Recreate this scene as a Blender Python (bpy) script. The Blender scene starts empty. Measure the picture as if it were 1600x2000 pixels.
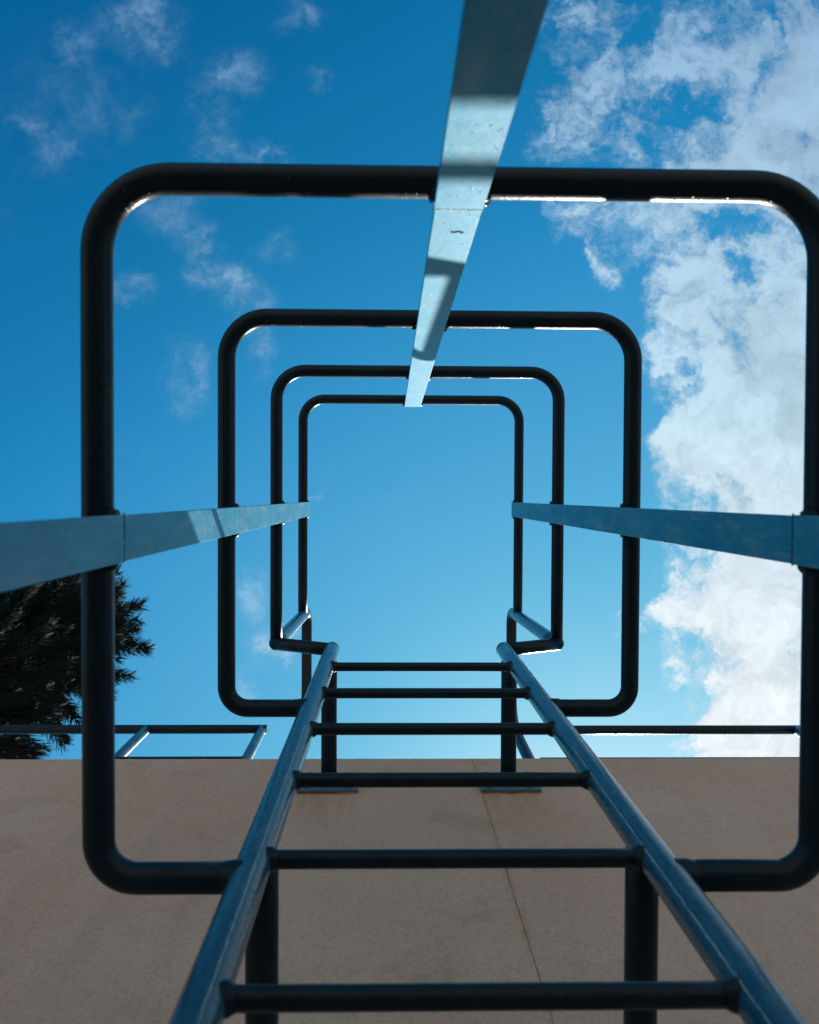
import bpy, bmesh, math, random
import numpy as np
from mathutils import Vector, Matrix

random.seed(11)
SC = bpy.context.scene
COL = SC.collection
R = math.radians

# ------------------------------------------------------------------ camera, sky, sun, exposure
CZ = 1.75                       # camera height above the ground
FPX = 1750.0                    # focal length in pixels of a 1600 px wide frame
cam_d = bpy.data.cameras.new('camera')
cam_d.sensor_fit = 'HORIZONTAL'
cam_d.sensor_width = 36.0
cam_d.lens = 36.0 * FPX / 1600.0
cam_d.clip_start = 0.02
cam_d.clip_end = 5000.0
cam_d.dof.use_dof = True
cam_d.dof.focus_distance = 2.4
cam_d.dof.aperture_fstop = 9.0
cam = bpy.data.objects.new('camera', cam_d)
COL.objects.link(cam)
M0 = Matrix(((1, 0, 0), (0, -1, 0), (0, 0, -1)))          # looking straight up, picture bottom towards the wall
czen = Vector((-39.4, 40.5, -FPX)).normalized()           # where the zenith falls in the frame
Md = czen.rotation_difference(Vector((0, 0, -1))).to_matrix()
MC = M0 @ Md @ Matrix.Rotation(R(0.27), 3, 'Z')
cam.matrix_world = Matrix.Translation((0, 0, CZ)) @ MC.to_4x4()
SC.camera = cam

SUNDIR = Vector((0.50, 1.0, 1.70)).normalized()
SUN_EL = math.asin(SUNDIR.z)
SUN_AZ = math.atan2(SUNDIR.x, SUNDIR.y)

SC.view_settings.view_transform = 'Standard'
SC.view_settings.look = 'None'
SC.view_settings.exposure = 1.0
SC.view_settings.gamma = 1.0
SC.view_settings.use_curve_mapping = False

sun_d = bpy.data.lights.new('sun', 'SUN')
sun_d.energy = 4.6
sun_d.angle = R(0.53)
sun_d.color = (1.0, 0.95, 0.88)
sun = bpy.data.objects.new('sun', sun_d)
COL.objects.link(sun)
sun.rotation_euler = SUNDIR.to_track_quat('Z', 'Y').to_euler()
sun.location = (3, 6, 12)

world = bpy.data.worlds.new('World')
SC.world = world
world.use_nodes = True
try:
    world.cycles.sampling_method = 'MANUAL'
    world.cycles.sample_map_resolution = 1024
except Exception:
    pass


class NT:
    """small helper to write node trees"""
    def __init__(self, tree):
        self.t = tree
        tree.nodes.clear()

    def n(self, kind, **props):
        nd = self.t.nodes.new(kind)
        for k, v in props.items():
            setattr(nd, k, v)
        return nd

    def set(self, sock, v):
        if hasattr(v, 'is_linked') or isinstance(v, bpy.types.NodeSocket):
            self.t.links.new(v, sock)
        else:
            sock.default_value = v

    def math(self, op, a, b=0.0, c=None, clamp=False):
        nd = self.n('ShaderNodeMath', operation=op, use_clamp=clamp)
        self.set(nd.inputs[0], a)
        self.set(nd.inputs[1], b)
        if c is not None:
            self.set(nd.inputs[2], c)
        return nd.outputs[0]

    def vmath(self, op, a, b=(0, 0, 0)):
        nd = self.n('ShaderNodeVectorMath', operation=op)
        self.set(nd.inputs[0], a)
        self.set(nd.inputs[1], b)
        return nd.outputs[1] if op in ('LENGTH', 'DOT_PRODUCT', 'DISTANCE') else nd.outputs[0]

    def noise(self, vec, scale, detail=4.0, rough=0.5, dist=0.0, out=0):
        nd = self.n('ShaderNodeTexNoise')
        self.set(nd.inputs['Vector'], vec)
        nd.inputs['Scale'].default_value = scale
        nd.inputs['Detail'].default_value = detail
        nd.inputs['Roughness'].default_value = rough
        nd.inputs['Distortion'].default_value = dist
        return nd.outputs[out]

    def ramp(self, fac, a, b, lo=0.0, hi=1.0, smooth=True):
        nd = self.n('ShaderNodeMapRange', interpolation_type='SMOOTHSTEP' if smooth else 'LINEAR')
        self.set(nd.inputs[0], fac)
        nd.inputs[1].default_value = a
        nd.inputs[2].default_value = b
        nd.inputs[3].default_value = lo
        nd.inputs[4].default_value = hi
        return nd.outputs[0]

    def mix(self, fac, a, b, blend='MIX'):
        nd = self.n('ShaderNodeMix', data_type='RGBA', blend_type=blend)
        self.set(nd.inputs[0], fac)
        for s, v in ((nd.inputs[6], a), (nd.inputs[7], b)):
            if isinstance(v, (tuple, list)):
                v = tuple(v) + (1.0,) * (4 - len(v))
            self.set(s, v)
        return nd.outputs[2]


w = NT(world.node_tree)
SKY_STRENGTH = 0.05
tc = w.n('ShaderNodeTexCoord')
sky = w.n('ShaderNodeTexSky', sky_type='NISHITA', sun_disc=False)
sky.sun_elevation = SUN_EL
sky.sun_rotation = SUN_AZ
sky.air_density = 1.0
sky.dust_density = 2.0
sky.ozone_density = 3.0
pre = w.n('ShaderNodeVectorMath', operation='SCALE')
w.set(pre.inputs[0], sky.outputs[0])
pre.inputs[3].default_value = 0.1
crv = w.n('ShaderNodeRGBCurve')           # the film's deep blue rendering of a clear sky
cm_ = crv.mapping
cm_.use_clip = False
for ch, pts_ in enumerate((
        ((0, 0), (.08, .002), (.110, .010), (.174, .050), (.373, .130), (1, .45)),
        ((0, 0), (.06, .035), (.125, .107), (.150, .177), (.223, .326), (.406, .482), (1, .80)),
        ((0, 0), (.12, .110), (.236, .305), (.270, .415), (.354, .625), (.534, .745), (1, .94)))):
    c_ = cm_.curves[ch]
    c_.points[0].location = pts_[0]
    c_.points[1].location = pts_[-1]
    for p_ in pts_[1:-1]:
        c_.points.new(*p_)
cm_.update()
w.set(crv.inputs[1], pre.outputs[0])
post_ = w.n('ShaderNodeVectorMath', operation='SCALE')
w.set(post_.inputs[0], crv.outputs[0])
post_.inputs[3].default_value = 10.0
sky_col = post_.outputs[0]
# cloud layer: the view direction pierced through a flat layer overhead
sep = w.n('ShaderNodeSeparateXYZ')
w.set(sep.inputs[0], tc.outputs['Generated'])
zc = w.math('MAXIMUM', sep.outputs[2], 0.10)
px = w.math('DIVIDE', sep.outputs[0], zc)
py = w.math('DIVIDE', sep.outputs[1], zc)
comb = w.n('ShaderNodeCombineXYZ')
w.set(comb.inputs[0], px)
w.set(comb.inputs[1], py)
P = comb.outputs[0]
wn = w.noise(P, 9.0, 8.0, 0.66, 0.0, out=1)
warp = w.vmath('MULTIPLY', w.vmath('SUBTRACT', wn, (0.5, 0.5, 0.5)), (0.15, 0.15, 0.0))
PW = w.vmath('ADD', P, warp)
wn2 = w.noise(P, 22.0, 8.0, 0.70, 0.0, out=1)
PS = w.vmath('ADD', P, w.vmath('MULTIPLY', w.vmath('SUBTRACT', wn2, (0.5, 0.5, 0.5)), (0.085, 0.085, 0.0)))


def pix(x, y):
    return ((x - 760) / FPX, (y - 960) / FPX)


def blob_sum(blobs, PW):
    tot = None
    for (x, y, rx, ry, amp) in blobs:
        cx, cy = pix(x, y)
        d = w.vmath('SUBTRACT', PW, (cx, cy, 0))
        d = w.vmath('MULTIPLY', d, (FPX / rx, FPX / ry, 0))
        l2 = w.vmath('DOT_PRODUCT', d, d)
        # second socket fixed below: DOT_PRODUCT(d, d)
        g = w.math('MULTIPLY', w.math('EXPONENT', w.math('MULTIPLY', l2, -1.0)), amp)
        tot = g if tot is None else w.math('ADD', tot, g)
    return tot


BIG = [(1480, 820, 210, 280, .78), (1450, 1190, 150, 130, .74), (1540, 1430, 170, 120, .95),
       (1400, 350, 230, 100, .58), (1330, 120, 230, 130, .46), (1560, 120, 150, 190, .40),
       (1110, 210, 110, 130, .50), (1110, 10, 90, 45, .55), (1130, 430, 65, 55, .42),
       (1180, 520, 40, 60, .48), (1340, 560, 90, 110, .42), (1310, 900, 80, 50, .30),
       (1300, 1190, 70, 26, .46), (1315, 1297, 30, 18, .40), (1420, 1420, 60, 50, .30),
       (1360, 225, 50, 18, -.45), (1480, 140, 26, 120, -.35), (1430, 455, 70, 26, -.4), (1440, 555, 40, 30, -.3), (1290, 810, 45, 60, -.45),
       (1225, 620, 40, 60, -.3), (1215, 60, 50, 50, -.3), (1150, 330, 50, 40, -.3), (1400, 1085, 60, 30, -.3), (1540, 1010, 30, 40, -.25),
       (1760, 900, 300, 900, .80), (2300, 500, 600, 900, .6), (2000, -400, 700, 500, .5)]
WISP = [(300, 30, 45, 60, .62), (150, 105, 45, 35, .5), (235, 62, 40, 35, .34), (310, 110, 55, 40, .5),
        (465, 150, 60, 42, .55), (585, 42, 48, 28, .6), (622, 165, 28, 20, .5), (415, 220, 40, 60, .42),
        (440, 300, 55, 35, .5), (520, 315, 35, 20, .5), (68, 265, 30, 26, .5), (115, 315, 40, 30, .45),
        (235, 250, 90, 60, .22), (150, 200, 90, 70, .22), (330, 410, 60, 50, .42), (390, 490, 42, 60, .60),
        (440, 543, 55, 28, .5), (255, 580, 60, 34, .45), (485, 595, 50, 50, .42), (545, 490, 40, 30, .32),
        (370, 750, 45, 70, .5), (515, 690, 36, 46, .5), (540, 1265, 60, 36, .7), (490, 1160, 40, 50, .42),
        (475, 1340, 30, 30, .42), (612, 968, 14, 10, .3), (260, 900, 90, 60, .12),
        (-300, 300, 300, 260, .45), (-500, 1500, 420, 420, .5)]
f1 = w.noise(PW, 8.0, 12.0, 0.66)
f2 = w.noise(PW, 27.0, 10.0, 0.70)
f4 = w.noise(P, 60.0, 8.0, 0.70)
f3 = w.noise(PW, 2.2, 7.0, 0.6)
rad = w.vmath('LENGTH', P)
far = w.ramp(rad, 0.75, 1.2)
base = w.math('MULTIPLY', far, w.ramp(f3, 0.42, 0.68))
big = w.math('ADD', blob_sum(BIG, PW), w.math('MULTIPLY', base, 0.9))
fr = w.math('ADD', w.math('MULTIPLY', w.math('SUBTRACT', f1, 0.5), 2.5), w.math('MULTIPLY', w.math('ADD', w.math('MULTIPLY', w.math('SUBTRACT', f2, 0.5), 1.6), w.math('MULTIPLY', w.math('SUBTRACT', f4, 0.5), 0.9)), 1.0))
bigd = w.math('ADD', big, w.math('MULTIPLY', fr, w.ramp(big, 0.05, 0.5)))
bigm = w.ramp(bigd, 0.20, 0.92, 0.0, 0.97)
wisp = blob_sum(WISP, PS)
wfr = w.math('ADD', w.math('MULTIPLY', w.math('ADD', w.math('SUBTRACT', f2, 0.48), w.math('MULTIPLY', w.math('SUBTRACT', f4, 0.5), 0.5)), 4.2), 1.0)
wispm = w.math('MULTIPLY', w.math('MULTIPLY', wisp, wfr), 0.62, clamp=True)
cm = w.math('MAXIMUM', bigm, w.ramp(wispm, 0.02, 0.80, 0.0, 0.62))
# cloud is whiter and brighter the nearer it stands to the sun
sd = w.n('ShaderNodeVectorMath', operation='DOT_PRODUCT')
w.set(sd.inputs[0], tc.outputs['Generated'])
sd.inputs[1].default_value = SUNDIR
cl_col = w.mix(w.ramp(sd.outputs['Value'], 0.52, 0.82, smooth=False), (2.3, 4.1, 6.3), (5.3, 7.3, 8.6))
cl_col = w.mix(w.ramp(sd.outputs['Value'], 0.82, 0.96, smooth=False), cl_col, (9.0, 9.6, 10.0))
shade_ = w.math('MULTIPLY', w.ramp(f1, 0.35, 0.62, 0.84, 1.05), w.ramp(f2, 0.36, 0.62, 0.90, 1.06))
scl = w.n('ShaderNodeVectorMath', operation='SCALE')
w.set(scl.inputs[0], cl_col)
w.set(scl.inputs[3], shade_)
final = w.mix(cm, sky_col, scl.outputs[0])
bg = w.n('ShaderNodeBackground')
w.set(bg.inputs[0], final)
bg.inputs[1].default_value = SKY_STRENGTH
wo = w.n('ShaderNodeOutputWorld')
w.set(wo.inputs[0], bg.outputs[0])


# ------------------------------------------------------------------ materials
def material(name):
    m = bpy.data.materials.new(name)
    m.use_nodes = True
    t = NT(m.node_tree)
    bs = t.n('ShaderNodeBsdfPrincipled')
    o = t.n('ShaderNodeOutputMaterial')
    t.set(o.inputs[0], bs.outputs[0])
    return m, t, bs


def bump(t, bs, h, strength, dist):
    b = t.n('ShaderNodeBump')
    b.inputs['Strength'].default_value = strength
    b.inputs['Distance'].default_value = dist
    t.set(b.inputs['Height'], h)
    t.set(bs.inputs['Normal'], b.outputs[0])


def paint_mat(name, c0, c1, rough, spatter=0.0, spec=0.4, coat=0.0, worn=None, wear=0.0):
    m, t, bs = material(name)
    co = t.n('ShaderNodeTexCoord').outputs['Object']
    n1 = t.noise(co, 9.0, 6.0, 0.65)
    n2 = t.noise(co, 70.0, 4.0, 0.6)
    n3 = t.noise(co, 420.0, 2.0, 0.5)
    col = t.mix(t.ramp(n1, 0.3, 0.72), c0, c1)
    rg = t.math('ADD', t.math('MULTIPLY', n2, 0.22), rough - 0.11)
    if worn:
        # chalky, rubbed patches and scuffs drawn out along the steel
        mp = t.n('ShaderNodeMapping')
        t.set(mp.inputs[0], co)
        mp.inputs['Scale'].default_value = (1.0, 1.0, 0.22)
        w1 = t.ramp(t.noise(mp.outputs[0], 26.0, 8.0, 0.72), 0.47, 0.66)
        w2 = t.ramp(t.noise(mp.outputs[0], 150.0, 5.0, 0.7), 0.50, 0.70)
        wf = t.math('MULTIPLY', t.math('ADD', t.math('MULTIPLY', w1, 0.65), t.math('MULTIPLY', w2, 0.45), clamp=True), wear)
        col = t.mix(wf, col, worn)
        rg = t.math('ADD', rg, t.math('MULTIPLY', wf, 0.18))
    # chips and grime
    grime = t.ramp(t.noise(co, 38.0, 7.0, 0.7), 0.62, 0.72)
    col = t.mix(t.math('MULTIPLY', grime, 0.55), col, (0.020, 0.020, 0.019))
    chip = t.ramp(t.noise(co, 95.0, 3.0, 0.6), 0.70, 0.735)
    col = t.mix(t.math('MULTIPLY', chip, 0.7), col, (0.085, 0.045, 0.024))
    t.set(bs.inputs['Base Color'], col)
    t.set(bs.inputs['Roughness'], rg)
    bs.inputs['Specular IOR Level'].default_value = spec
    h = t.math('ADD', t.math('MULTIPLY', n2, 0.6), t.math('MULTIPLY', n3, 0.25))
    h = t.math('SUBTRACT', h, t.math('MULTIPLY', chip, 0.5))
    if spatter:
        vo = t.n('ShaderNodeTexVoronoi')
        t.set(vo.inputs['Vector'], co)
        vo.inputs['Scale'].default_value = 150.0
        sp = t.math('MULTIPLY', t.ramp(vo.outputs['Distance'], 0.0, 0.28, 1.0, 0.0), t.ramp(t.noise(co, 30.0, 2.0), 0.50, 0.62))
        h = t.math('ADD', h, t.math('MULTIPLY', sp, spatter))
    bump(t, bs, h, 0.6, 0.0013)
    if coat:
        bs.inputs['Coat Weight'].default_value = coat
        bs.inputs['Coat Roughness'].default_value = 0.10
        t.set(bs.inputs['Coat Normal'], bs.inputs['Normal'].links[0].from_socket)
    return m


PAINT = paint_mat('dark_blue_paint', (0.006, 0.015, 0.022), (0.009, 0.021, 0.030), 0.32, 0.8, 0.15)
RAILM = paint_mat('skylit_scuffed_blue_paint', (0.010, 0.060, 0.095), (0.016, 0.082, 0.125), 0.26, 0.8, 0.30, 0.15, (0.10, 0.21, 0.26), 0.45)  # same paint as the hoops, sky light put into its colour, plus scuffs
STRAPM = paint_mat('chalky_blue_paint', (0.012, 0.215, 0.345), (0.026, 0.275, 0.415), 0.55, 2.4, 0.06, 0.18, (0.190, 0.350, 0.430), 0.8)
SEAMM = paint_mat('glinting_weld_seam', (0.16, 0.24, 0.28), (0.30, 0.38, 0.42), 0.30)  # paler than the tube, the seam's reflection put into its colour
PLATEM = paint_mat('galvanised_plate', (0.06, 0.12, 0.16), (0.10, 0.17, 0.21), 0.5)

RENDER, t, bs = material('sand_coloured_render')
co = t.n('ShaderNodeTexCoord').outputs['Object']
n_big = t.noise(co, 1.3, 5.0, 0.6)
n_mid = t.noise(co, 6.0, 7.0, 0.7)
n_fine = t.noise(co, 130.0, 4.0, 0.75)
n_grain = t.noise(co, 330.0, 2.0, 0.6)
c = t.mix(t.ramp(n_big, 0.30, 0.70), (0.610, 0.360, 0.245), (0.680, 0.435, 0.310))
c = t.mix(t.ramp(n_mid, 0.50, 0.78), c, (0.500, 0.305, 0.190))
mp = t.n('ShaderNodeMapping')
t.set(mp.inputs[0], co)
mp.inputs['Scale'].default_value = (1.0, 1.0, 0.06)
streak = t.math('MULTIPLY', t.ramp(t.noise(mp.outputs[0], 9.0, 6.0, 0.65), 0.50, 0.72), t.ramp(t.noise(co, 2.6, 4.0), 0.42, 0.62))
c = t.mix(t.math('MULTIPLY', streak, 0.22), c, (0.330, 0.215, 0.135))
patch = t.ramp(t.noise(co, 3.4, 3.0, 0.55, 0.6), 0.64, 0.70)
c = t.mix(t.math('MULTIPLY', patch, 0.30), c, (0.70, 0.52, 0.40))
c = t.mix(t.ramp(n_fine, 0.42, 0.72, 0.0, 0.40), c, (0.300, 0.185, 0.125))
c = t.mix(t.ramp(n_grain, 0.52, 0.72, 0.0, 0.38), c, (0.82, 0.60, 0.45))
# ochre wash below the bracket plates and along the panel joint
sp_ = t.n('ShaderNodeSeparateXYZ')
t.set(sp_.inputs[0], co)
zf = t.math('MULTIPLY', t.ramp(sp_.outputs[2], 3.72, 4.09), t.ramp(sp_.outputs[2], 4.085, 4.10, 1.0, 0.0))
xf = None
for cx_ in (-0.1594 - 2.0, 0.3250 - 2.0):
    d_ = t.math('ABSOLUTE', t.math('SUBTRACT', sp_.outputs[0], cx_))
    q_ = t.ramp(d_, 0.045, 0.105, 1.0, 0.0)
    xf = q_ if xf is None else t.math('ADD', xf, q_)
st = t.math('MULTIPLY', t.math('MULTIPLY', zf, xf), t.ramp(t.noise(mp.outputs[0], 30.0, 6.0, 0.7), 0.34, 0.62, 0.25, 1.0))
jf = t.math('MULTIPLY', t.ramp(t.math('ABSOLUTE', t.math('SUBTRACT', sp_.outputs[0], 0.249 - 2.0)), 0.002, 0.014, 1.0, 0.0), t.ramp(t.noise(co, 14.0, 5.0, 0.7), 0.40, 0.62))
c = t.mix(t.math('MULTIPLY', t.math('MAXIMUM', st, jf), 0.50), c, (0.420, 0.230, 0.085))
# pinholes in the render
pit = t.ramp(t.noise(co, 48.0, 2.0, 0.5), 0.765, 0.79)
c = t.mix(t.math('MULTIPLY', pit, 0.6), c, (0.16, 0.10, 0.07))
t.set(bs.inputs['Base Color'], c)
bs.inputs['Roughness'].default_value = 0.93
bs.inputs['Specular IOR Level'].default_value = 0.15
bump(t, bs, t.math('ADD', t.math('MULTIPLY', n_fine, 0.8), t.math('MULTIPLY', n_grain, 0.5)), 0.9, 0.004)

SEAL, t, bs = material('old_joint_sealant')
co = t.n('ShaderNodeTexCoord').outputs['Object']
t.set(bs.inputs['Base Color'], t.mix(t.ramp(t.noise(co, 22.0, 6.0, 0.7), 0.40, 0.62), (0.24, 0.14, 0.060), (0.58, 0.37, 0.25)))
bs.inputs['Roughness'].default_value = 0.9

DARKM, t, bs = material('dark_roofing_felt')
co = t.n('ShaderNodeTexCoord').outputs['Object']
t.set(bs.inputs['Base Color'], t.mix(t.noise(co, 30.0, 5.0), (0.02, 0.022, 0.025), (0.045, 0.047, 0.05)))
bs.inputs['Roughness'].default_value = 0.85

PAVE, t, bs = material('pale_concrete')
co = t.n('ShaderNodeTexCoord').outputs['Object']
t.set(bs.inputs['Base Color'], t.mix(t.noise(co, 40.0, 8.0, 0.7), (0.19, 0.165, 0.14), (0.26, 0.225, 0.19)))
bs.inputs['Roughness'].default_value = 0.9
bump(t, bs, t.noise(co, 160.0, 3.0, 0.6), 0.6, 0.004)

LEAF, t, bs = material('conifer_foliage')
co = t.n('ShaderNodeTexCoord').outputs['Object']
t.set(bs.inputs['Base Color'], t.mix(t.noise(co, 3.0, 4.0), (0.002, 0.004, 0.002), (0.006, 0.010, 0.005)))
bs.inputs['Roughness'].default_value = 0.6
bs.inputs['Specular IOR Level'].default_value = 0.10

BARK, t, bs = material('conifer_bark')
co = t.n('ShaderNodeTexCoord').outputs['Object']
bn = t.noise(co, 12.0, 6.0, 0.65)
t.set(bs.inputs['Base Color'], t.mix(bn, (0.035, 0.026, 0.020), (0.10, 0.078, 0.060)))
bs.inputs['Roughness'].default_value = 0.95
bump(t, bs, bn, 0.8, 0.03)


# ------------------------------------------------------------------ mesh helpers (all coordinates are world, z above the camera unless noted)
class MB:
    def __init__(self):
        self.v = []
        self.f = []
        self.smooth = []

    def add(self, vs, fs, smooth=False):
        o = len(self.v)
        self.v += [tuple(p) for p in vs]
        self.f += [tuple(i + o for i in f) for f in fs]
        self.smooth += [smooth] * len(fs)
        return self

    def box(self, x0, x1, y0, y1, z0, z1):
        vs = [(x, y, z) for x in (x0, x1) for y in (y0, y1) for z in (z0, z1)]
        fs = [(0, 1, 3, 2), (4, 6, 7, 5), (0, 4, 5, 1), (2, 3, 7, 6), (0, 2, 6, 4), (1, 5, 7, 3)]
        return self.add(vs, fs)

    def tube(self, pts, r, seg=20, cap=True, closed=False):
        pts = [Vector(p) for p in pts]
        n = len(pts)
        rr = r if isinstance(r, (list, tuple)) else [r] * n
        tang = []
        for i in range(n):
            a = pts[max(i - 1, 0)]
            b = pts[min(i + 1, n - 1)]
            tang.append((b - a).normalized())
        nrm = tang[0].orthogonal().normalized()
        vs = []
        for i in range(n):
            if i:
                q = tang[i - 1].rotation_difference(tang[i])
                nrm = (q @ nrm)
                nrm = (nrm - tang[i] * nrm.dot(tang[i])).normalized()
            bi = tang[i].cross(nrm)
            for k in range(seg):
                a = 2 * math.pi * k / seg
                vs.append(pts[i] + (nrm * math.cos(a) + bi * math.sin(a)) * rr[i])
        fs = []
        for i in range(n - 1):
            for k in range(seg):
                a = i * seg + k
                b = i * seg + (k + 1) % seg
                fs.append((a, b, b + seg, a + seg))
        self.add(vs, fs, True)
        if cap:
            o = len(self.v) - n * seg
            self.f.append(tuple(o + k for k in reversed(range(seg))))
            self.f.append(tuple(o + (n - 1) * seg + k for k in range(seg)))
            self.smooth += [False, False]
        return self

    def blob(self, c, rx, ry, rz, seg=8, rings=5, jit=0.0):
        c = Vector(c)
        vs = [c + Vector((0, 0, rz))]
        for i in range(1, rings):
            th = math.pi * i / rings
            for k in range(seg):
                ph = 2 * math.pi * k / seg
                j = 1 + random.uniform(-jit, jit)
                vs.append(c + Vector((rx * math.sin(th) * math.cos(ph) * j, ry * math.sin(th) * math.sin(ph) * j, rz * math.cos(th))))
        vs.append(c - Vector((0, 0, rz)))
        fs = [(0, 1 + k, 1 + (k + 1) % seg) for k in range(seg)]
        for i in range(rings - 2):
            for k in range(seg):
                a = 1 + i * seg + k
                b = 1 + i * seg + (k + 1) % seg
                fs.append((a, a + seg, b + seg, b))
        e = len(vs) - 1
        o = 1 + (rings - 2) * seg
        fs += [(e, o + (k + 1) % seg, o + k) for k in range(seg)]
        return self.add(vs, fs, True)

    def build(self, name, mat, parent=None, dz=CZ, bevel=0.0):
        off = Vector((0, 0, dz))
        if parent is not None:
            off -= world_loc(parent)
        me = bpy.data.meshes.new(name)
        me.from_pydata([(x + off.x, y + off.y, z + off.z) for x, y, z in self.v], [], self.f)
        me.polygons.foreach_set('use_smooth', self.smooth)
        bm = bmesh.new()
        bm.from_mesh(me)
        bmesh.ops.recalc_face_normals(bm, faces=bm.faces)
        if bevel:
            bmesh.ops.bevel(bm, geom=list(bm.edges), offset=bevel, segments=2, affect='EDGES', profile=0.6)
        bm.to_mesh(me)
        bm.free()
        me.materials.append(mat)
        o = bpy.data.objects.new(name, me)
        COL.objects.link(o)
        if parent is not None:
            o.parent = parent
        return o


LOC = {}


def world_loc(o):
    v = Vector((0, 0, 0))
    while o is not None:
        v += Vector(o.location)
        o = o.parent
    return v


def thing(name, label, cat, loc, group=None):
    o = bpy.data.objects.new(name, None)
    o.empty_display_size = 0.2
    COL.objects.link(o)
    o.location = loc
    o['label'] = label
    o['category'] = cat
    if group:
        o['group'] = group
    return o


def rounded(points, radii, n=10):
    """polyline with filleted corners"""
    pts = [Vector(p) for p in points]
    out = [pts[0]]
    for i in range(1, len(pts) - 1):
        r = radii[i - 1]
        a = (pts[i - 1] - pts[i]).normalized()
        b = (pts[i + 1] - pts[i]).normalized()
        if r <= 0:
            out.append(pts[i])
            continue
        ang = a.angle(b)
        d = r / math.tan(ang / 2)
        c = pts[i] + (a + b).normalized() * (r / math.sin(ang / 2))
        p0 = pts[i] + a * d
        p1 = pts[i] + b * d
        u = (p0 - c)
        v = (p1 - c)
        tot = u.angle(v)
        ax = u.cross(v).normalized()
        for k in range(n + 1):
            out.append(c + Matrix.Rotation(tot * k / n, 3, ax) @ u)
    out.append(pts[-1])
    return out


def densify(pts, step=0.12):
    out = [Vector(pts[0])]
    for p in pts[1:]:
        p = Vector(p)
        a = out[-1]
        L = (p - a).length
        k = max(1, int(L / step))
        for i in range(1, k + 1):
            out.append(a.lerp(p, i / k))
    return out


# ------------------------------------------------------------------ the setting: ground
g = MB()
N = 40
xs = [math.copysign(abs(s) ** 3 * 1500, s) for s in np.linspace(-1, 1, N)]
vs = [(x, y, 0.0) for y in xs for x in xs]
fs = [(j * N + i, j * N + i + 1, (j + 1) * N + i + 1, (j + 1) * N + i) for j in range(N - 1) for i in range(N - 1)]
g.add(vs, fs)
go = g.build('ground', PAVE, None, dz=0)
go['kind'] = 'structure'
go['label'] = 'pale concrete ground at the foot of the wall'

# ------------------------------------------------------------------ the building
WY = 0.795            # wall face
WT = 2.655            # wall top above the camera
XL, XR = -3.0, 7.0
JX = 0.249            # vertical panel joint
bld = thing('building', 'low building with sand coloured rendered wall in shade below the sky', 'building', (2.0, 4.0, 0))


def wall_panel(x0, x1):
    """rendered panel with an uneven top arris"""
    m = MB()
    n = int((x1 - x0) / 0.012)
    row = []
    vs = []
    for i in range(n + 1):
        x = x0 + (x1 - x0) * i / n
        ex = i in (0, n)
        j = 0 if ex else random.gauss(0, 0.0011)
        jy = 0 if ex else random.gauss(0, 0.0007)
        vs += [(x, WY, -CZ), (x, WY, WT - 0.010), (x, WY + 0.0035 + jy, WT + j), (x, WY + 0.22, WT), (x, WY + 0.22, -CZ)]
    fs = []
    for i in range(n):
        a = i * 5
        b = a + 5
        for k in range(4):
            fs.append((a + k, b + k, b + k + 1, a + k + 1))
    fs.append((0, 1, 2, 3, 4))
    e = n * 5
    fs.append((e + 4, e + 3, e + 2, e + 1, e))
    m.add(vs, fs)
    return m.build('wall_panel', RENDER, bld)


wall_panel(XL, JX - 0.0011)
wall_panel(JX + 0.0011, XR)
MB().box(JX - 0.0011, JX + 0.0011, WY + 0.0012, WY + 0.05, -CZ, WT - 0.004).build('joint_sealant', SEAL, bld)
MB().box(XL, XL + 0.22, WY + 0.225, 9.0, -CZ, WT).build('side_wall', RENDER, bld)
MB().box(XR - 0.22, XR, WY + 0.225, 9.0, -CZ, WT).build('side_wall', RENDER, bld)
MB().box(XL + 0.225, XR - 0.225, 8.78, 9.0, -CZ, WT).build('back_wall', RENDER, bld)
MB().box(XL + 0.225, XR - 0.225, WY + 0.225, 8.775, WT - 0.16, WT - 0.012).build('roof', DARKM, bld)

# ------------------------------------------------------------------ caged ladder
D = 0.4426            # ladder plane
LX, RX = -0.1594, 0.3250
HX0, HX1 = -0.3289, 0.4944
HY0 = -0.3483
RR = 0.0212           # rail radius
HR = 0.0178           # hoop radius
HZ = [0.2177, 1.018, 1.8183, 2.6186, 3.4189]
RUNG0, RSP = 2.2488, 0.2951
ladder = thing('caged_ladder', 'blue grey tubular steel ladder with square safety hoops fixed to wall', 'ladder', (0.081, D, 0.20))
RB = -CZ + 0.20

# rails, each with its outward elbow at the top
for x, hx in ((LX, HX0), (RX, HX1)):
    sgn = 1 if hx > x else -1
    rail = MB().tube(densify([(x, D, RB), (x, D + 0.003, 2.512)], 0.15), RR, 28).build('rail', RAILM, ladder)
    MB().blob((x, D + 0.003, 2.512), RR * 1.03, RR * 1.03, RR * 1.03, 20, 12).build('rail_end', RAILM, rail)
    arm = MB().tube(densify([(x + sgn * 0.006, D + 0.003, 2.512), (hx, D + 0.004, 2.612)], 0.05), 0.0185, 26).build('outrigger', PAINT, ladder)  # darker copy of the rail paint, underside shade put into the colour
    MB().blob((hx, D + 0.004, 2.612), 0.0196, 0.0196, 0.0196, 16, 10).build('end_cap', PAINT, arm)
    # longitudinal seam of the tube, towards the inside of the cage
    ang = math.atan2(-D, -x) + (0.10 if x < 0 else -0.22)
    sx, sy = x + math.cos(ang) * (RR - 0.0006), D + math.sin(ang) * (RR - 0.0006)
    seam = [(sx + random.gauss(0, 0.00025), sy + random.gauss(0, 0.00025), z) for z in np.arange(RB + 0.01, 1.62 if x < 0 else 1.5, 0.006)]
    MB().tube(seam, [0.0011 * random.uniform(0.5, 1.25) for _ in seam], 6).build('weld_seam', SEAMM, rail)

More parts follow.
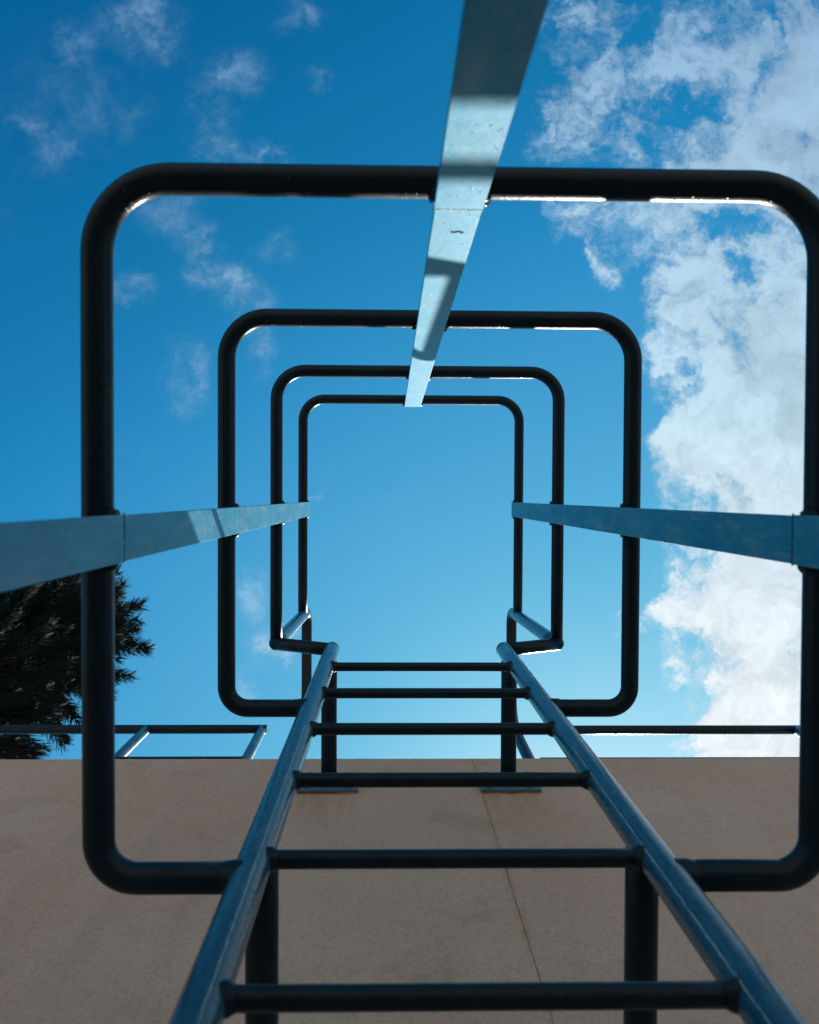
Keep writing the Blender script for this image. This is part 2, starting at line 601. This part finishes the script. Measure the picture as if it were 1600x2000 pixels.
# rungs
rung_me = None
weld_me = None
k = 0
z = RUNG0
while z > RB + 0.05:
    if rung_me is None:
        r = MB().tube(densify([(LX + 0.004, D, z), (RX - 0.004, D, z)], 0.06), 0.0112, 20).build('rung', PAINT, ladder)
        # recentre
        for v in r.data.vertices:
            v.co -= Vector(((LX + RX) / 2, D, z + CZ)) - world_loc(ladder)
        r.location = Vector(((LX + RX) / 2, D, z + CZ)) - world_loc(ladder)
        rung_me = r.data
        wb = MB().tube([(-0.007, 0, 0), (-0.004, 0, 0), (-0.001, 0, 0), (0.003, 0, 0), (0.007, 0, 0)], [0.0112, 0.0122, 0.0142, 0.0155, 0.0150], 20, cap=False)
        for q_ in range(len(wb.v)):
            x_, y_, z_ = wb.v[q_]
            k_ = 1 + random.uniform(-0.05, 0.05)
            wb.v[q_] = (x_, y_ * k_, z_ * k_)
        wbo = wb.build('weld_bead', PAINT, None, dz=0)
        weld_me = wbo.data
        bpy.data.objects.remove(wbo)
    else:
        r = bpy.data.objects.new('rung', rung_me)
        COL.objects.link(r)
        r.parent = ladder
        r.location = Vector(((LX + RX) / 2, D, z + CZ)) - world_loc(ladder)
    hw = (RX - LX) / 2 - RR - 0.0005
    for s in (-1, 1):
        b = bpy.data.objects.new('weld_bead', weld_me)
        COL.objects.link(b)
        b.parent = r
        b.location = (s * hw, 0, 0)
        b.rotation_euler = (random.uniform(0, 6.28), 0, 0 if s > 0 else math.pi)
    z -= RSP

# hoops
for i, hz in enumerate(HZ):
    if i <= 2:     # closed on to the outside of the rails
        pth = rounded([(LX - RR + 0.012, D, hz), (HX0, D, hz), (HX0, HY0, hz), (HX1, HY0, hz), (HX1, D, hz), (RX + RR - 0.012, D, hz)],
                      [0.044, 0.082, 0.082, 0.044], 12)
    else:          # open hoop ending on the handrail posts
        ye = 0.0 if i == 3 else 0.022
        # ending on the handrail posts
        pth = rounded([(HX0, D + ye, hz), (HX0, HY0, hz), (HX1, HY0, hz), (HX1, D + ye, hz)], [0.082, 0.082], 12)
    hp = MB().tube(densify(pth, 0.10), HR, 28).build('cage_hoop', PAINT, ladder)
    if i <= 2:
        for s, x in ((-1, LX - RR), (1, RX + RR)):
            wb = MB().tube([(x + s * dx_, D, hz) for dx_ in (-0.0132, -0.004, 0.001, 0.005, 0.010)], [HR * q for q in (1.09, 1.10, 1.09, 1.04, 0.99)], 26, cap=False)
            for q_ in range(len(wb.v)):
                x_, y_, z_ = wb.v[q_]
                k_ = 1 + random.uniform(-0.03, 0.03)
                wb.v[q_] = (x_, D + (y_ - D) * k_, hz + (z_ - hz) * k_)
            wb.build('weld_bead', PAINT, hp)

# walk-through handrails above the hoops: posts up, over the roof edge and down on to the roof
for hx in (HX0, HX1):
    pth = rounded([(hx, D + 0.003, 2.612), (hx, D + 0.040, 3.590), (hx, 0.930, 3.590), (hx, 0.930 + 0.02, WT - 0.012)], [0.058, 0.16], 10)
    MB().tube(densify(pth[:2], 0.12), 0.0205, 24).build('handrail_post', RAILM, ladder)  # lighter copy of the paint, the sky it catches is in the colour
    h = MB().tube(densify(pth[1:], 0.12), 0.0205, 24).build('handrail', PAINT, ladder)  # darker copy for the run, its shaded underside is in the colour
    MB().box(hx - 0.06, hx + 0.06, 0.930 - 0.04, 0.930 + 0.08, WT - 0.012, WT - 0.004).build('foot_plate', PLATEM, h)

# flat bars of the cage (each in two lengths, spliced just above the second hoop)
ST = 0.008
Z_SP = 1.030


def strap(kind, lo, hi, face):
    """face: coordinate of the inner face; lo and hi: (z, edge, edge) near the bottom and at the top of the bar"""
    def edge(z):
        f = (z - lo[0]) / (hi[0] - lo[0])
        return lo[1] + (hi[1] - lo[1]) * f, lo[2] + (hi[2] - lo[2]) * f

    def put(across, depth, z):
        if kind == 'back':
            return (across, face - depth, z)
        return (face - depth, across, z) if kind == 'left' else (face + depth, across, z)

    for (z0, z1, grow, off) in ((0.14, Z_SP - 0.0007, 0.0008, 0.0), (Z_SP + 0.0007, HZ[-1] + 0.010, 0.0, 0.0006)):
        m = MB()
        vs = []
        for z in (z0, z1):
            b0, b1 = edge(z)
            vs += [put(b0 - grow, off, z), put(b1 + grow, off, z), put(b1 + grow, off + ST, z), put(b0 - grow, off + ST, z)]
        m.add(vs, [(0, 1, 2, 3), (7, 6, 5, 4), (0, 4, 5, 1), (1, 5, 6, 2), (2, 6, 7, 3), (3, 7, 4, 0)])
        o = m.build('cage_strap', STRAPM, ladder, bevel=0.0012)
        for hz in HZ:
            if not (z0 - 0.02 <= hz <= z1):
                continue
            e0, e1 = edge(hz)
            for e, sg in ((e0 - grow, -1), (e1 + grow, 1)):
                wb = MB()
                for q in range(6):
                    gx = random.uniform(0.004, 0.0085)
                    sz = (gx, 0.0055, 0.008) if kind == 'back' else (0.0055, gx, 0.008)
                    wb.blob(put(e + sg * 0.001, ST * 0.75 + random.uniform(0, .006), hz - 0.004 + random.uniform(-.008, .006)), *sz, 7, 5, 0.15)
                wb.build('weld_bead', PAINT, o)
        if z0 > 0.9:
            b0, b1 = edge(Z_SP)
            wl = MB()
            q = b0 - 0.001
            while q < b1 + 0.001:
                sz = (0.0024, 0.0011, 0.0017) if kind == 'back' else (0.0011, 0.0024, 0.0017)
                if random.random() < 0.86:
                    wl.blob(put(q, 0.0004, Z_SP + random.uniform(-.0007, .0007)), *sz, 6, 4, 0.25)
                q += 0.0024
            wl.build('splice_weld', PAINT, o)
        if kind == 'back' and z0 > 0.9:
            m2 = MB()
            for q in range(7):
                m2.blob((0.076 + q * 0.0022, face - off, 1.118 + 0.0015 * math.sin(q * 1.3)), 0.002, 0.0018, 0.0013, 6, 4, 0.3)
            m2.build('weld_scar', PAINT, o)


strap('back', (0.584, 0.0490, 0.1025), (3.419, 0.0555, 0.1170), -0.3218)
strap('left', (0.727, 0.0274, 0.0801), (3.419, 0.0419, 0.0965), -0.3025)
strap('right', (1.028, 0.0260, 0.0824), (3.419, 0.0400, 0.0950), 0.4682)

# wall brackets
for hz in (2.400, 1.128, -0.144, -1.30):
    for x in (LX, RX):
        so = MB().tube(densify([(x, D + RR - 0.006, hz), (x, WY - 0.011, hz)], 0.08), 0.0212, 26).build('standoff', PAINT, ladder)
        MB().box(x - 0.080, x + 0.080, WY - 0.0115, WY - 0.0045, hz - 0.066, hz + 0.064).build('mounting_plate', PLATEM, so, bevel=0.001)
        MB().box(x - 0.079, x + 0.077, WY - 0.0044, WY + 0.001, hz - 0.064, hz + 0.062).build('mortar_bed', SEAL, so)
        for bx in (-0.055, 0.055):
            for bz in (-0.042, 0.042):
                bo = MB()
                pts = [(x + bx, WY - 0.0118, hz + bz), (x + bx, WY - 0.0215, hz + bz)]
                bo.tube(pts, 0.0105, 6)
                bo.build('bolt', PLATEM, so)

# ------------------------------------------------------------------ roof guardrails
GY = 0.920


def guardrail(x0, x1, GZ, mz, m0, m1, posts, label):
    root = thing('guardrail', label, 'guardrail', (x0, GY, CZ + WT - 0.012), None)
    MB().tube(densify([(x0, GY, GZ), (x1, GY, GZ)], 0.25), 0.0172, 22).build('top_rail', PAINT, root)
    MB().tube(densify([(m0, GY, mz), (m1, GY, mz)], 0.25), 0.0165, 22).build('middle_rail', PAINT, root)
    for px_ in posts:
        p = MB().tube(densify([(px_, GY + 0.002, WT - 0.012), (px_, GY, GZ - 0.004)], 0.2), 0.0172, 22).build('post', RAILM, root)  # sky light on the posts is painted in, lighter than the rails
        MB().box(px_ - 0.05, px_ + 0.05, GY - 0.05, GY + 0.05, WT - 0.0118, WT - 0.004).build('base_plate', PLATEM, p)
    return root


guardrail(-2.9, -0.468, 3.445, 3.034, -0.93, -0.487, (-0.487, -0.930, -2.0, -2.88), 'tubular roof guardrail left of the ladder, crossing in front of the dark tree')
guardrail(0.518, 1.600, 3.430, 3.016, 0.518, 1.585, (1.585,), 'tubular roof guardrail right of the ladder, running below the white cloud')

# ------------------------------------------------------------------ conifer
TX, TY = -5.45, 2.40
APEX = 17.25
tree = thing('conifer_tree', 'dark conifer crown with upswept needle shoots behind the left guardrail', 'tree', (TX, TY, 0))
n = 26
tp = [(TX + 0.03 * math.sin(i * 0.7), TY + 0.03 * math.cos(i * 0.9), -CZ - 0.05 + (APEX - 0.5 + CZ) * i / n) for i in range(n + 1)]
tr = [0.30 * (1 - i / n) ** 0.8 + 0.02 for i in range(n + 1)]
tr[0] *= 1.3
MB().tube(tp, tr, 14).build('trunk', BARK, tree)

rng = np.random.default_rng(5)
V = []
F = []
cnt = 0


def shoot(p0, d, up, L, r0, nseg=4, side=3):
    """one curved, tapering leafy shoot"""
    global cnt
    d = d / np.linalg.norm(d)
    pts = []
    p = p0.copy()
    cur = d.copy()
    for i in range(nseg + 1):
        pts.append((p.copy(), cur.copy()))
        cur = cur + up * (0.95 / nseg)
        cur /= np.linalg.norm(cur)
        p = p + cur * (L / nseg)
    a = np.cross(d, np.array([0.3, 0.5, 0.8]))
    a /= np.linalg.norm(a)
    for i, (q, c) in enumerate(pts):
        b = np.cross(c, a)
        b /= np.linalg.norm(b)
        a2 = np.cross(b, c)
        rr_ = r0 * (1.0 - 0.75 * i / nseg)
        for k_ in range(side):
            an = 2 * math.pi * k_ / side
            V.append(q + (a2 * math.cos(an) + b * math.sin(an)) * rr_)
    for i in range(nseg):
        for k_ in range(side):
            x_ = cnt + i * side + k_
            y_ = cnt + i * side + (k_ + 1) % side
            F.append((x_, y_, y_ + side, x_ + side))
    cnt += (nseg + 1) * side


def crown_r(zz):
    t_ = APEX - zz
    return 1.42 * (1 - math.exp(-(t_ + 0.05) / 1.1)) * (0.92 + 0.010 * t_)


LV = []
zz = APEX - 0.15
wi = 0
while zz > 6.5:
    Rw = crown_r(zz)
    nl = 7 if zz > APEX - 0.8 else 10
    ph = rng.uniform(0, 6.28)
    for q in range(nl):
        an = ph + 2 * math.pi * q / nl + rng.uniform(-0.25, 0.25)
        L = Rw * rng.choice([rng.uniform(0.60, 0.95), rng.uniform(0.95, 1.14)])
        out = np.array([math.cos(an), math.sin(an), 0.0])
        lat = np.array([-math.sin(an), math.cos(an), 0.0])
        dirn = out + np.array([0, 0, rng.uniform(0.05, 0.35)])
        ns = max(6, int(L / 0.022))
        o0 = np.array([TX, TY, zz + CZ])
        prev = None
        for s in range(2, ns + 1):
            f = s / ns
            p = o0 + dirn * L * f + np.array([0, 0, 0.18 * f * f * L])
            Ls = (0.34 - 0.16 * f) * rng.uniform(0.75, 1.2)
            for sd_ in (-1, 1):
                dd = lat * sd_ * rng.uniform(0.6, 1.0) + out * rng.uniform(0.45, 0.9) + np.array([0, 0, rng.uniform(-0.35, 0.35)])
                shoot(p + rng.normal(0, 0.01, 3), dd, out * 0.5 + np.array([0, 0, 0.8]), Ls, 0.0105)
            if rng.random() < 0.5:
                dd = out * 0.8 + np.array([rng.normal(0, .3), rng.normal(0, .3), rng.uniform(-.7, .2)])
                shoot(p, dd, np.array([0, 0, 0.8]), Ls, 0.0095)
        # leafy limb itself, ending in a tuft
        shoot(o0, dirn, np.array([0, 0, 0.25]), L * 1.02, 0.028, 5)
        tip = o0 + dirn * L + np.array([0, 0, 0.18 * L])
        for s in range(7):
            dd = out + rng.normal(0, 0.45, 3) + np.array([0, 0, 0.35])
            shoot(tip, dd, np.array([0, 0, 0.5]), rng.uniform(0.10, 0.22), 0.013)
    zz -= rng.uniform(0.21, 0.31)
V = np.array(V) - np.array([TX, TY, 0.0])
me = bpy.data.meshes.new('crown')
me.from_pydata(V.tolist(), [], F)
me.materials.append(LEAF)
co_ = bpy.data.objects.new('crown', me)
COL.objects.link(co_)
co_.parent = tree
